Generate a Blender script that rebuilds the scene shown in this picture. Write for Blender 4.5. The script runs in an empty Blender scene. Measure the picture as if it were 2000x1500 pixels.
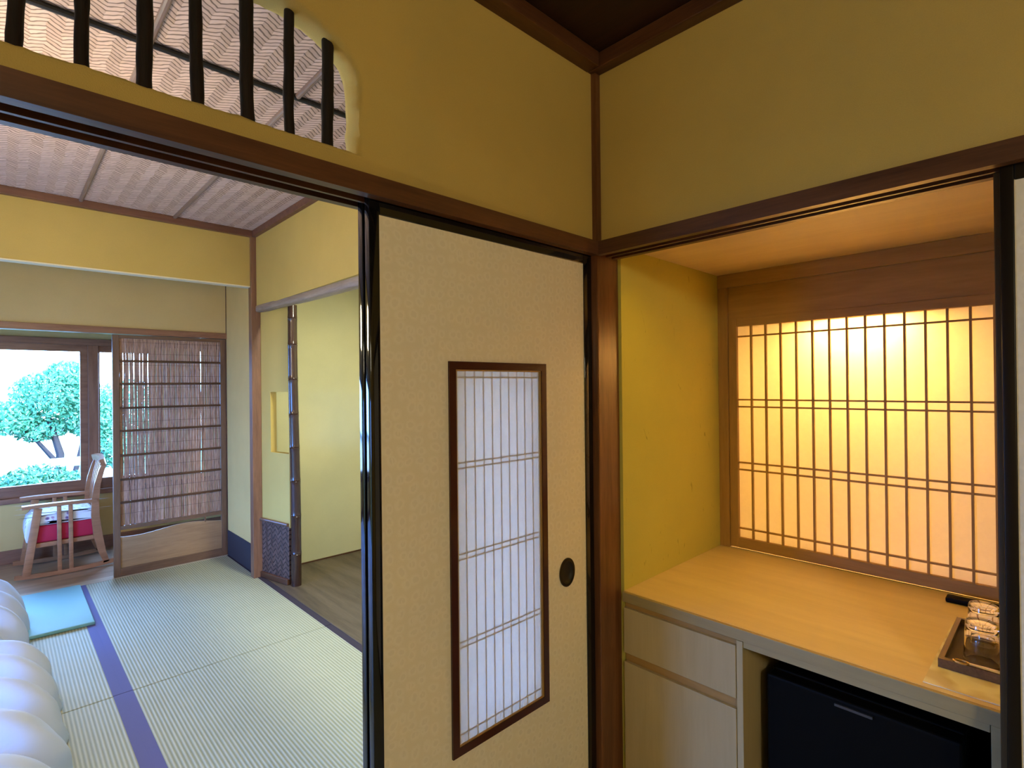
import bpy, bmesh, math, random
from mathutils import Vector, Matrix, noise
from mathutils.geometry import tessellate_polygon
random.seed(7)
R = math.radians
SC = bpy.context.scene
COL = SC.collection

# ------------------------------------------------------------------ camera, world, exposure
def make_camera():
    yaw, pitch, roll = R(46.1187), R(0.1768), R(-0.6009)
    f = Vector((math.cos(yaw)*math.cos(pitch), math.sin(yaw)*math.cos(pitch), math.sin(pitch)))
    r = Vector((math.sin(yaw), -math.cos(yaw), 0)); u = r.cross(f)
    r2 = math.cos(roll)*r + math.sin(roll)*u
    u2 = -math.sin(roll)*r + math.cos(roll)*u
    cd = bpy.data.cameras.new('camera'); cam = bpy.data.objects.new('camera', cd); COL.objects.link(cam)
    m = Matrix((r2, u2, -f)).transposed().to_4x4(); m.translation = (0, 0, 1.36)
    cam.matrix_world = m
    cd.sensor_width = 36.0; cd.lens = 1044.02/2000*36.0; cd.clip_start = 0.02; cd.clip_end = 200
    SC.camera = cam
make_camera()
SC.view_settings.view_transform = 'Standard'; SC.view_settings.look = 'None'
SC.view_settings.gamma = 1.0; SC.view_settings.exposure = 0.0; SC.view_settings.use_curve_mapping = False
SKY_STRENGTH, LAMP_TATAMI, LAMP_ENTRY, LAMP_SCREEN, LAMP_RECESS, SUN = 28.0, 68.0, 74.0, 12.5, 38.0, 12.0
w = bpy.data.worlds.new('sky'); SC.world = w; w.use_nodes = True
nt = w.node_tree; bg = nt.nodes['Background']
tc = nt.nodes.new('ShaderNodeTexCoord'); sx = nt.nodes.new('ShaderNodeSeparateXYZ'); cr = nt.nodes.new('ShaderNodeValToRGB')
nt.links.new(tc.outputs['Generated'], sx.inputs[0]); nt.links.new(sx.outputs['Z'], cr.inputs[0])
wf = nt.nodes.new('ShaderNodeMath'); wf.operation = 'MULTIPLY'; wf.use_clamp = True; wf.inputs[1].default_value = -1.5; nt.links.new(sx.outputs['X'], wf.inputs[0])
wm = nt.nodes.new('ShaderNodeMix'); wm.data_type = 'RGBA'; wm.inputs[7].default_value = (.15, .43, 1.25, 1)    # deeper blue to the west
nt.links.new(wf.outputs[0], wm.inputs[0]); nt.links.new(cr.outputs[0], wm.inputs[6]); nt.links.new(wm.outputs[2], bg.inputs[0])
cr.color_ramp.elements[0].color = (.36, .60, 1, 1); cr.color_ramp.elements[1].color = (.20, .43, 1, 1)
bg.inputs[1].default_value = SKY_STRENGTH
sd = bpy.data.lights.new('sun', 'SUN'); so = bpy.data.objects.new('sun', sd); COL.objects.link(so)
sd.energy = SUN; sd.angle = R(1.0); sd.color = (1, .95, .85)
so.rotation_euler = (R(40), 0, R(25))      # from the house side, over the roof, onto the garden
def area(name, loc, target, size, size_y, energy, color, portal=False, down=False):
    ld = bpy.data.lights.new(name, 'AREA'); lo = bpy.data.objects.new(name, ld); COL.objects.link(lo)
    ld.shape = 'RECTANGLE'; ld.size = size; ld.size_y = size_y; ld.energy = energy; ld.color = color
    lo.location = loc; lo.rotation_euler = (Vector(target)-Vector(loc)).to_track_quat('-Z', 'Y').to_euler()
    if down: lo.rotation_euler = (0, down if down is not True else 0, 0)   # size along x, size_y along y
    if portal: ld.cycles.is_portal = True
    return lo
area('window_portal', (-.63, 5.86, 1.14), (-.63, 0, 1.14), 3.32, 1.1, 1, (1, 1, 1), True)
area('added_window_portal', (-2.40, 2.55, .87), (5, 2.55, .87), 2.1, 1.5, 1, (1, 1, 1), True)  # portal of the unseen window added for blue light on the mats
area('screen_lamp', (2.215, .50, 1.60), (2.215, .50, 0), .05, .26, LAMP_SCREEN, (1, .51, .12), down=True)
al = area('worktop_fill', (1.432, .40, 1.785), (1.47, .40, 0), .02, .95, 1.7, (1, .60, .03), down=R(-8)); al.data.spread = R(110)  # unseen fill strip, added to brighten the worktop
area('recess_lamp', (1.50, 2.6, 2.16), (1.80, 2.9, 0), .05, 1.2, LAMP_RECESS, (.97, 1, .80), down=R(-12))

# ------------------------------------------------------------------ mesh helpers
class MB:
    def __init__(s): s.bm = bmesh.new()
    def _xf(s, vs, m):
        if m is not None: bmesh.ops.transform(s.bm, matrix=m, verts=vs)
    def box(s, x0, x1, y0, y1, z0, z1, bev=0.0, seg=2, m=None):
        r = bmesh.ops.create_cube(s.bm, size=1.0); vs = r['verts']
        bmesh.ops.transform(s.bm, matrix=Matrix.Translation(((x0+x1)/2, (y0+y1)/2, (z0+z1)/2)) @ Matrix.Diagonal((x1-x0, y1-y0, z1-z0, 1)), verts=vs)
        if bev > 0:
            es = list({e for v in vs for e in v.link_edges})
            g = bmesh.ops.bevel(s.bm, geom=es, offset=bev, segments=seg, profile=.5, affect='EDGES')
            vs = list({v for f in g['faces'] for v in f.verts} | {v for v in vs if v.is_valid})
        s._xf(vs, m); return s
    def beam(s, p, q, w, h, up=(0, 0, 1), bev=0.0, w2=None, h2=None):
        p, q = Vector(p), Vector(q); d = (q-p).normalized(); side = d.cross(Vector(up)).normalized(); u = side.cross(d)
        vs = []
        for c, ww, hh in ((p, w, h), (q, w2 or w, h2 or h)):
            for a, b in ((-1, -1), (1, -1), (1, 1), (-1, 1)): vs.append(s.bm.verts.new(c+side*a*ww/2+u*b*hh/2))
        fs = [(3, 2, 1, 0), (4, 5, 6, 7)] + [(i, (i+1) % 4, 4+(i+1) % 4, 4+i) for i in range(4)]
        F = [s.bm.faces.new([vs[i] for i in f]) for f in fs]
        if bev:
            bmesh.ops.bevel(s.bm, geom=list({e for f in F for e in f.edges}), offset=bev, segments=2, profile=.5, affect='EDGES')
        return s
    def sweep(s, pts, w, h, side=(0, 1, 0), bev=0.0):
        """rectangular section swept along a polyline; w along `side`, h across it"""
        pts = [Vector(p) for p in pts]; sd = Vector(side).normalized(); rings = []
        ws = w if isinstance(w, (list, tuple)) else [w]*len(pts); hs = h if isinstance(h, (list, tuple)) else [h]*len(pts)
        for i, p in enumerate(pts):
            d = (pts[min(i+1, len(pts)-1)]-pts[max(i-1, 0)]).normalized(); n = sd.cross(d).normalized()
            rings.append([s.bm.verts.new(p+sd*a*ws[i]/2+n*b*hs[i]/2) for a, b in ((-1, -1), (1, -1), (1, 1), (-1, 1))])
        F = []
        for a, b in zip(rings, rings[1:]):
            for i in range(4): F.append(s.bm.faces.new((a[i], a[(i+1) % 4], b[(i+1) % 4], b[i])))
        F.append(s.bm.faces.new(rings[0][::-1])); F.append(s.bm.faces.new(rings[-1]))
        if bev:
            L = [e for f in F for e in f.edges if len(e.link_faces) == 2 and e.calc_face_angle(0) > 1.0]
            bmesh.ops.bevel(s.bm, geom=list(set(L)), offset=bev, segments=2, profile=.5, affect='EDGES')
        return s
    def tube(s, pts, rad, n=12, cap=True, wob=0.0):
        pts = [Vector(p) for p in pts]; rs = rad if isinstance(rad, (list, tuple)) else [rad]*len(pts); rings = []
        ref = None
        for i, p in enumerate(pts):
            d = (pts[min(i+1, len(pts)-1)]-pts[max(i-1, 0)]).normalized()
            if ref is None: ref = Vector((1, 0, 0)) if abs(d.x) < .9 else Vector((0, 1, 0))
            a = (ref-d*ref.dot(d)).normalized(); ref = a; b = d.cross(a)
            rings.append([s.bm.verts.new(p+(a*math.cos(t)+b*math.sin(t))*rs[i]*(1+random.uniform(-wob, wob))) for t in [2*math.pi*k/n for k in range(n)]])
        for a, b in zip(rings, rings[1:]):
            for i in range(n): s.bm.faces.new((a[i], a[(i+1) % n], b[(i+1) % n], b[i]))
        if cap: s.bm.faces.new(rings[0][::-1]); s.bm.faces.new(rings[-1])
        return s
    def lathe(s, prof, c=(0, 0, 0), n=40, m=None):
        rings = []; allv = []
        for r_, z in prof:
            ring = [s.bm.verts.new((c[0]+r_*math.cos(2*math.pi*k/n), c[1]+r_*math.sin(2*math.pi*k/n), c[2]+z)) for k in range(n)]
            rings.append(ring); allv += ring
        for a, b in zip(rings, rings[1:]):
            for i in range(n): s.bm.faces.new((a[i], a[(i+1) % n], b[(i+1) % n], b[i]))
        s.bm.faces.new(rings[0][::-1]); s.bm.faces.new(rings[-1])
        s._xf(allv, m); return s
    def plate(s, outer, holes, a, b, ax):
        """polygon (2d) with holes extruded a..b along axis ax: 'Y' -> (u,v)=(x,z); 'X' -> (y,z); 'Z' -> (x,y)"""
        def P(u, v, t): return {'Y': (u, t, v), 'X': (t, u, v), 'Z': (u, v, t)}[ax]
        loops = [outer]+holes; flat = [p for l in loops for p in l]
        tris = tessellate_polygon([[Vector((p[0], p[1], 0)) for p in l] for l in loops])
        A = [s.bm.verts.new(P(*p, a)) for p in flat]; B = [s.bm.verts.new(P(*p, b)) for p in flat]
        for t in tris:
            s.bm.faces.new([A[i] for i in t]); s.bm.faces.new([B[i] for i in reversed(t)])
        o = 0
        for l in loops:
            n = len(l)
            for i in range(n): s.bm.faces.new((A[o+i], A[o+(i+1) % n], B[o+(i+1) % n], B[o+i]))
            o += n
        return s
    def quad(s, *ps):
        s.bm.faces.new([s.bm.verts.new(p) for p in ps]); return s
    def build(s, name, mat, parent=None, smooth=False, origin=None, hard=35):
        bm = s.bm
        bmesh.ops.recalc_face_normals(bm, faces=bm.faces[:])
        if parent is not None:
            off = Vector((0, 0, 0)); p = parent
            while p is not None: off += p.location; p = p.parent
        elif origin is not None: off = Vector(origin)
        else:
            xs = [v.co for v in bm.verts]
            off = Vector(((min(v.x for v in xs)+max(v.x for v in xs))/2, (min(v.y for v in xs)+max(v.y for v in xs))/2, min(v.z for v in xs)))
        for v in bm.verts: v.co -= off
        for f in bm.faces: f.smooth = smooth
        if smooth:
            for e in bm.edges:
                if len(e.link_faces) == 2 and e.calc_face_angle(0) > R(hard): e.smooth = False
        me = bpy.data.meshes.new(name); bm.to_mesh(me); bm.free()
        for mm in (mat if isinstance(mat, (list, tuple)) else [mat]): me.materials.append(mm)
        o = bpy.data.objects.new(name, me); COL.objects.link(o)
        if parent is not None: o.parent = parent
        else: o.location = off
        return o
def box1(name, mat, parent, *a, **k): return MB().box(*a, **k).build(name, mat, parent)
def tag(o, label, cat, group=None, kind=None):
    o['label'] = label; o['category'] = cat
    if group: o['group'] = group
    if kind: o['kind'] = kind
    return o
def thing(name, label, cat, loc, group=None, kind=None):
    o = bpy.data.objects.new(name, None); COL.objects.link(o); o.location = loc; o.empty_display_size = .05
    return tag(o, label, cat, group, kind)
def struct(o): o['kind'] = 'structure'; return o
def rect(x0, x1, z0, z1): return [(x0, z0), (x1, z0), (x1, z1), (x0, z1)]

# ------------------------------------------------------------------ materials
class NM:
    def __init__(s, name):
        s.m = bpy.data.materials.new(name); s.m.use_nodes = True; s.t = s.m.node_tree
        s.b = s.t.nodes['Principled BSDF']; s.out = s.t.nodes['Material Output']; s._o = None
    def n(s, typ, **k):
        x = s.t.nodes.new(typ)
        for a, v in k.items(): setattr(x, a, v)
        return x
    def l(s, a, b): s.t.links.new(a, b)
    def obj(s):
        if not s._o: s._o = s.n('ShaderNodeTexCoord').outputs['Object']
        return s._o
    def mapped(s, scale=(1, 1, 1), rot=(0, 0, 0)):
        m = s.n('ShaderNodeMapping'); m.inputs['Scale'].default_value = scale; m.inputs['Rotation'].default_value = rot
        s.l(s.obj(), m.inputs['Vector']); return m.outputs[0]
    def noise(s, vec, scale, detail=3, rough=.5, dist=0):
        x = s.n('ShaderNodeTexNoise'); x.inputs['Scale'].default_value = scale; x.inputs['Detail'].default_value = detail
        x.inputs['Roughness'].default_value = rough; x.inputs['Distortion'].default_value = dist
        s.l(vec, x.inputs['Vector']); return x.outputs['Fac']
    def ramp(s, fac, stops):
        x = s.n('ShaderNodeValToRGB'); e = x.color_ramp.elements
        while len(e) < len(stops): e.new(.5)
        for i, (p, c) in enumerate(stops): e[i].position = p; e[i].color = (c[0], c[1], c[2], 1)
        s.l(fac, x.inputs[0]); return x.outputs[0]
    def math(s, op, a, b=None, c=None):
        x = s.n('ShaderNodeMath', operation=op)
        for i, v in enumerate((a, b, c)):
            if v is None: continue
            if isinstance(v, (int, float)): x.inputs[i].default_value = v
            else: s.l(v, x.inputs[i])
        return x.outputs[0]
    def sep(s, vec):
        x = s.n('ShaderNodeSeparateXYZ'); s.l(vec, x.inputs[0]); return x.outputs
    def mix(s, fac, a, b, mode='MIX'):
        x = s.n('ShaderNodeMix', data_type='RGBA', blend_type=mode)
        for i, v in ((0, fac), (6, a), (7, b)):
            if isinstance(v, (int, float)): x.inputs[i].default_value = v
            elif isinstance(v, tuple): x.inputs[i].default_value = (*v, 1)
            else: s.l(v, x.inputs[i])
        return x.outputs[2]
    def bump(s, h, strength=.2, dist=.01):
        x = s.n('ShaderNodeBump'); x.inputs['Strength'].default_value = strength; x.inputs['Distance'].default_value = dist
        s.l(h, x.inputs['Height']); s.l(x.outputs[0], s.b.inputs['Normal'])
    def col(s, c):
        if isinstance(c, tuple): s.b.inputs['Base Color'].default_value = (*c, 1)
        else: s.l(c, s.b.inputs['Base Color'])
    def set(s, rough=.5, spec=.5, metal=0.0, coat=0.0):
        s.b.inputs['Roughness'].default_value = rough; s.b.inputs['Specular IOR Level'].default_value = spec
        s.b.inputs['Metallic'].default_value = metal; s.b.inputs['Coat Weight'].default_value = coat
def wood(name, c1, c2, axis='X', rough=.45, spec=.5, scale=1.0, contrast=(.35, .7), bump=.05):
    k = NM(name); sc = {'X': (.8, 9, 9), 'Y': (9, .8, 9), 'Z': (9, 9, .8)}[axis]; sc = tuple(v*scale for v in sc)
    v = k.mapped(sc)
    a = k.noise(v, 3.0, 4, .6, .6); b = k.noise(k.mapped(tuple(q*6 for q in sc)), 4.0, 2, .5)
    f = k.math('ADD', k.math('MULTIPLY', a, .75), k.math('MULTIPLY', b, .25))
    k.col(k.ramp(f, [(contrast[0], c1), (contrast[1], c2)])); k.set(rough, spec); k.bump(f, bump, .004); return k.m
def plain(name, c, rough=.5, spec=.5, metal=0.0, bump=0.0, bscale=200, var=0.0, vscale=6):
    k = NM(name)
    if var: k.col(k.ramp(k.noise(k.obj(), vscale, 4), [(.3, tuple(x*(1-var) for x in c)), (.7, tuple(min(1, x*(1+var)) for x in c))]))
    else: k.col(c)
    k.set(rough, spec, metal)
    if bump: k.bump(k.noise(k.obj(), bscale, 2), bump, .003)
    return k.m
def emit(name, c, strength):
    k = NM(name); k.col(c); k.b.inputs['Emission Color'].default_value = (*c, 1); k.b.inputs['Emission Strength'].default_value = strength; return k.m
def plaster(name, c, flecks=False):
    k = NM(name); a = k.noise(k.obj(), 2.2, 4, .6); f = k.noise(k.obj(), 420, 2, .6)
    base = k.ramp(a, [(.3, tuple(x*.93 for x in c)), (.7, tuple(x*1.06 for x in c))])
    base = k.mix(k.math('MULTIPLY', f, .35), base, tuple(x*.62 for x in c))
    if flecks:
        s = k.noise(k.mapped((1, 1, .35), (.3, .2, 0)), 26, 2, .5, 1.5)
        base = k.mix(k.ramp(s, [(.70, (0, 0, 0)), (.76, (.7, .7, .7))]), base, tuple(x*.45 for x in c))
    k.col(base); k.set(.92, .12); k.bump(f, .35, .0015); return k.m
def herring(name, c1, c2, c3, half, pitch, plane='XY', slope=1.0, rough=.6):
    """plaited strips: columns along v, zigzag across u"""
    k = NM(name); o = k.sep(k.obj()); u, v = {'XY': (o[0], o[1]), 'XZ': (o[0], o[2])}[plane]
    wx = k.n('ShaderNodeTexNoise'); wx.inputs['Scale'].default_value = 16; wx.inputs['Detail'].default_value = 2; k.l(k.obj(), wx.inputs['Vector'])
    wo = k.sep(wx.outputs['Color']); u = k.math('MULTIPLY_ADD', wo[0], half*.7, u); v = k.math('MULTIPLY_ADD', wo[1], pitch*.9, v)
    tri = k.math('PINGPONG', u, half)
    ph = k.math('DIVIDE', k.math('ADD', v, k.math('MULTIPLY', tri, slope)), pitch)
    fr = k.math('FRACT', k.math('ADD', ph, 100.0))
    strip = k.math('FLOOR', k.math('ADD', ph, 100.0))
    wn = k.n('ShaderNodeTexWhiteNoise', noise_dimensions='2D'); cb = k.n('ShaderNodeCombineXYZ')
    k.l(strip, cb.inputs[0]); k.l(k.math('FLOOR', k.math('DIVIDE', u, half)), cb.inputs[1]); k.l(cb.outputs[0], wn.inputs['Vector'])
    edge = k.ramp(fr, [(.0, (0, 0, 0)), (.14, (.1, .1, .1)), (.30, (1, 1, 1)), (.93, (1, 1, 1)), (1, (.2, .2, .2))])
    col = k.mix(wn.outputs['Value'], c1, c2); g = k.noise(k.obj(), 9, 3)
    col = k.mix(k.math('MULTIPLY', g, .3), col, c3)
    k.col(k.mix(edge, c3, col)); k.set(rough, .3)
    hgt = k.math('ADD', fr, k.math('MULTIPLY', k.math('DIVIDE', tri, half), .6)); k.bump(hgt, .6, .006); return k.m

PLASTER = plaster('yellow_plaster', (.60, .435, .135))
PLASTER_VER = plaster('sky_offset_plaster', (.78, .545, .215))  # yellow plaster warmed in colour to offset the blue skylight on it
PLASTER_FAR = plaster('tan_plaster', (.66, .48, .21))
PLASTER_TOKO = plaster('pale_green_plaster', (.60, .56, .33))
PLASTER_ALC = plaster('straw_flecked_plaster', (.64, .57, .13), True)
WD = {a: wood('dark_cedar_'+a, (.055, .020, .009), (.145, .058, .024), a, .38) for a in 'XYZ'}
WP = wood('post_cedar', (.085, .030, .013), (.20, .082, .034), 'Z', .30)
WM = {a: wood('window_wood_'+a, (.20, .085, .045), (.36, .165, .09), a, .4) for a in 'XYZ'}
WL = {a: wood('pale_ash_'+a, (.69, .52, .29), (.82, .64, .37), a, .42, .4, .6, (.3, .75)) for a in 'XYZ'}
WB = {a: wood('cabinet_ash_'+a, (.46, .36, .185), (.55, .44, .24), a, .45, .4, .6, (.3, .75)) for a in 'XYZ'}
WE = wood('dim_lit_ash', (.33, .255, .12), (.42, .33, .165), 'Y', .45, .4, .6, (.3, .75))  # ash darkened in colour, as if lit by the room alone
WC = {a: wood('alcove_trim_'+a, (.34, .195, .06), (.47, .285, .095), a, .45, .4, .7) for a in 'XYZ'}
WR = {a: wood('door_frame_brown_'+a, (.13, .065, .035), (.24, .125, .07), a, .42) for a in 'XYZ'}
CEILWOOD = wood('dark_board', (.018, .005, .003), (.04, .012, .006), 'Y', .55)
LOG = wood('weathered_log', (.20, .14, .11), (.42, .32, .25), 'Y', .6)
CHAIRW = wood('chair_wood', (.32, .135, .06), (.50, .23, .11), 'X', .3)
BOARD = wood('door_board', (.30, .165, .08), (.44, .26, .13), 'X', .45)
TOKOF = wood('smoked_floor_board', (.070, .050, .032), (.155, .115, .075), 'Y', .5, .5, .5)
ENGAWA = wood('veranda_board', (.36, .24, .15), (.52, .37, .25), 'X', .28, .5, .5)
LACQ = plain('black_lacquer', (.004, .004, .005), .06, .6)
BARK = wood('bark_pole', (.007, .004, .003), (.020, .010, .007), 'Z', .7, .3, 2.0, bump=.4)
INSETF = plain('red_brown_lacquer', (.055, .014, .008), .2, .5)
BRONZE = plain('dark_bronze', (.03, .022, .014), .35, .5, .6)
PULLCUP = plain('dark_cup', (.012, .010, .008), .5, .4)
LITEDGE = plain('window_lit_edge', (.78, .70, .50), .6)
INDIGO = plain('indigo_paper', (.028, .025, .036), .8)
MATWOVEN = herring('ceiling_plait', (.69, .51, .44), (.58, .42, .36), (.13, .085, .07), .040, .024, 'XY', .8)
WOVEN = herring('dark_plait', (.17, .10, .08), (.11, .062, .048), (.012, .007, .006), .030, .034, 'XZ', 1.0)
BLACKTRIM = plain('smoked_pole', (.012, .010, .012), .4)

def fusuma_paper():
    """cream paper printed with small mica scales: the same colour, only glossier and slightly raised"""
    k = NM('patterned_paper'); q = k.sep(k.obj()); cb = k.n('ShaderNodeCombineXYZ')
    k.l(k.math('ADD', q[0], q[1]), cb.inputs[0]); k.l(q[2], cb.inputs[1]); o = cb.outputs[0]
    vor = k.n('ShaderNodeTexVoronoi', feature='F1', voronoi_dimensions='2D'); vor.inputs['Scale'].default_value = 34.0; vor.inputs['Randomness'].default_value = .45
    nz = k.n('ShaderNodeTexNoise'); nz.inputs['Scale'].default_value = 9; nz.inputs['Detail'].default_value = 3; k.l(o, nz.inputs['Vector'])
    k.l(k.mix(.05, o, nz.outputs['Color'], 'ADD'), vor.inputs['Vector'])
    scale = k.ramp(vor.outputs['Distance'], [(.18, (1, 1, 1)), (.55, (0, 0, 0))])
    mp = k.n('ShaderNodeMapping'); mp.inputs['Scale'].default_value = (95, 26, 1); mp.inputs['Rotation'].default_value = (0, 0, .7); k.l(o, mp.inputs[0]); streak = k.noise(mp.outputs[0], 1.0, 3, .7); fine = k.noise(o, 330, 2)
    mask = k.math('MULTIPLY', scale, k.math('ADD', streak, .35))
    mk = k.ramp(mask, [(.12, (0, 0, 0)), (.55, (1, 1, 1))])
    k.col(k.mix(mk, k.mix(fine, (.78, .705, .55), (.83, .76, .605)), (.845, .775, .63)))
    k.l(k.math('MULTIPLY_ADD', mask, -.24, .46), k.b.inputs['Roughness']); k.b.inputs['Specular IOR Level'].default_value = .55
    k.bump(k.math('ADD', k.math('MULTIPLY', mask, .5), k.math('MULTIPLY', fine, .18)), .22, .0025); return k.m
FPAPER = fusuma_paper()
def washi(name, c, trans):
    k = NM(name); k.t.nodes.remove(k.b)
    d = k.n('ShaderNodeBsdfDiffuse'); t = k.n('ShaderNodeBsdfTranslucent'); m = k.n('ShaderNodeMixShader')
    f = k.noise(k.mapped((1, 1, 1)), 60, 4, .7); cc = k.ramp(f, [(.3, tuple(x*.96 for x in c)), (.7, c)])
    k.l(cc, d.inputs[0]); k.l(cc, t.inputs[0]); m.inputs[0].default_value = trans
    k.l(d.outputs[0], m.inputs[1]); k.l(t.outputs[0], m.inputs[2]); k.l(m.outputs[0], k.out.inputs[0]); return k.m
WASHI = washi('screen_paper', (.94, .90, .82), .55)
WASHI2 = washi('inset_paper', (.94, .94, .94), .62)
def tatami_mat():
    k = NM('rush_weave'); o = k.sep(k.obj())
    st = k.math('SINE', k.math('MULTIPLY', o[0], 2*math.pi/.0140)); st01 = k.math('MULTIPLY_ADD', st, .5, .5)
    fine = k.noise(k.mapped((220, 900, 1)), 1.0, 2, .6); big = k.noise(k.mapped((1.2, 3, 1)), 2.0, 3)
    c = k.mix(st01, (.28, .30, .21), (.53, .54, .40)); c = k.mix(k.math('MULTIPLY', fine, .35), c, (.22, .21, .12))
    c = k.mix(k.math('MULTIPLY', big, .25), c, (.56, .55, .39)); k.col(c); k.set(.6, .35)
    k.bump(k.math('ADD', st01, k.math('MULTIPLY', fine, .3)), .5, .003); return k.m
TATAMI = tatami_mat()
HERI = plain('violet_cloth_border', (.125, .12, .29), .8, .3, 0, .2, 500)
HERID = plain('dark_violet_cloth_border', (.042, .032, .046), .8, .3, 0, .2, 500)

def glass_pane():
    k = NM('window_glass'); k.t.nodes.remove(k.b)
    t = k.n('ShaderNodeBsdfTransparent'); g = k.n('ShaderNodeBsdfGlossy'); m = k.n('ShaderNodeMixShader'); fr = k.n('ShaderNodeFresnel')
    t.inputs[0].default_value = (.95, .98, .97, 1); g.inputs['Roughness'].default_value = .02; fr.inputs[0].default_value = 1.3
    k.l(fr.outputs[0], m.inputs[0]); k.l(t.outputs[0], m.inputs[1]); k.l(g.outputs[0], m.inputs[2]); k.l(m.outputs[0], k.out.inputs[0]); return k.m
GLASS = glass_pane()
def clear_glass():
    k = NM('tumbler_glass'); k.col((1, 1, 1)); k.set(.02, .5); k.b.inputs['Transmission Weight'].default_value = 1; k.b.inputs['IOR'].default_value = 1.47; return k.m
TUMBLER = clear_glass()

# ------------------------------------------------------------------ entry room shell
YL, YLB, XR, XRB = 1.0105, 1.085, 1.345, 1.40
C1, C2 = 2.36, 2.49
def transom_loop(dx=0.0, jit=0.0, seed=0):
    rnd = random.Random(seed); P = []
    x0, x1, zb, zt = -.32, .553, 1.837, 2.11
    n = 90
    for i in range(n): P.append((x0+(x1-x0)*i/n, zb, 0, 1))
    for i in range(16): P.append((x1, zb+(1.99-zb)*i/16, -1, 0))
    for i in range(28):
        t = math.pi/2*i/28; P.append((.359+.194*math.cos(t), 1.99+.12*math.sin(t), -math.cos(t), -math.sin(t)))
    for i in range(40): P.append((.359-(.359+.126)*i/40, zt, 0, -1))
    for i in range(28):
        t = math.pi/2+math.pi/2*i/28; P.append((-.126+.194*math.cos(t), 1.99+.12*math.sin(t), -math.cos(t), -math.sin(t)))
    for i in range(16): P.append((x0, 1.99-(1.99-zb)*i/16, 1, 0))
    out = []
    for x, z, nx, nz in P:
        j = (noise.noise(Vector((x*17+seed, z*17, seed*3.1)))*1.0+noise.noise(Vector((x*70, z*70, seed*2.3)))*.9)*jit
        out.append((x+nx*(dx+j), z+nz*(dx+j)))
    return out
def wall_left():
    m = MB(); bm = m.bm
    L = [transom_loop(0, .0016, 1), transom_loop(.007, .0035, 2), transom_loop(.010, .0045, 3), transom_loop(.010, .0045, 4), transom_loop(.007, .0035, 5), transom_loop(0, .002, 6)]
    ys = [YL, YL+.006, YL+.022, YLB-.022, YLB-.006, YLB]
    out = [(-1.62, 1.80), (1.40, 1.80), (1.40, 2.51), (-1.62, 2.51)]
    rings = [[bm.verts.new((x, y, z)) for x, z in l] for l, y in zip(L, ys)]
    for a, b in zip(rings, rings[1:]):
        n = len(a)
        for i in range(n): bm.faces.new((a[i], a[(i+1) % n], b[(i+1) % n], b[i]))
    for ring, l, y in ((rings[0], L[0], YL), (rings[-1], L[-1], YLB)):
        ov = [bm.verts.new((x, y, z)) for x, z in out]; allv = ov+ring
        for t in tessellate_polygon([[Vector((*p, 0)) for p in out], [Vector((*p, 0)) for p in l]]): bm.faces.new([allv[i] for i in t])
    m.box(-2.36, -1.62, YL, YLB, 0, 2.51)
    return m.build('wall_left', PLASTER, smooth=True, origin=(0, YL, 0), hard=50)
struct(wall_left())
XRW = -.80     # far edge of the cupboard opening in the right wall
struct(MB().box(XR, XRB, -2.5, .996, 1.795, C1+.05).box(XR, XRB, -2.5, XRW-.06, 0, 1.80).build('wall_right', PLASTER, origin=(XR, 0, 0)))
struct(MB().box(-1.66, XRB, -2.56, -2.5, 0, C1+.05).build('wall_back', PLASTER))
struct(MB().box(-1.68, -1.62, -2.5, YL, 0, C1+.05).build('wall_side', PLASTER))
def ceiling1():
    m = MB()
    m.box(-1.66, XRB, -2.5, YL, C1, C1+.02)
    return m.build('ceiling', CEILWOOD)
struct(ceiling1())
for i in range(8):
    yb = YL-.62-.36*i
    struct(box1('trim_%d' % (1+i), WD['X'], None, -1.62, XR, yb-.014, yb+.014, C1-.028, C1, bev=.002))
struct(box1('trim_10', WD['X'], None, -1.62, XR-.04, YL-.045, YL+.002, 2.315, C1, bev=.003))
struct(box1('trim_11', WD['Y'], None, XR-.038, XR+.002, -2.5, YL, 2.315, C1, bev=.003))
struct(box1('floor', TATAMI, None, -1.66, XR+.08, -2.5, .985, -.06, 0))
# corner post and head rails
struct(box1('trim_12', WP, None, 1.322, 1.432, .994, 1.104, -.06, 2.36, bev=.003))
def kamoi_left():
    a, b, z0, z1 = .987, 1.095, 1.756, 1.797
    pr = [(a, z0), (1.011, z0), (1.011, z0+.016), (1.040, z0+.016), (1.040, z0), (1.048, z0), (1.048, z0+.016), (1.077, z0+.016), (1.077, z0), (b, z0), (b, z1), (a, z1)]
    return MB().plate(pr, [], -1.62, 1.322, 'X').build('trim_13', WD['X'])
struct(kamoi_left())
def kamoi_right():
    z0, z1 = 1.756, 1.797; g = [(1.341, 1.366), (1.374, 1.399)]
    pr = [(1.319, z0), (g[0][0], z0), (g[0][0], z0+.016), (g[0][1], z0+.016), (g[0][1], z0), (g[1][0], z0), (g[1][0], z0+.016), (g[1][1], z0+.016), (g[1][1], z0), (1.418, z0), (1.418, z1), (1.319, z1)]
    return MB().plate(pr, [], XRW-.02, .994, 'Y').build('trim_14', WD['Y'])
struct(kamoi_right())
struct(box1('trim_15', WP, None, 1.319, 1.43, XRW-.10, XRW-.02, 0, 2.36, bev=.003))
struct(box1('trim_16', WD['X'], None, -1.62, 1.322, .985, 1.10, -.05, .001, bev=.001))
struct(box1('trim_17', WD['Y'], None, 1.319, 1.418, XRW-.02, .985, -.05, .001, bev=.001))

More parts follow.
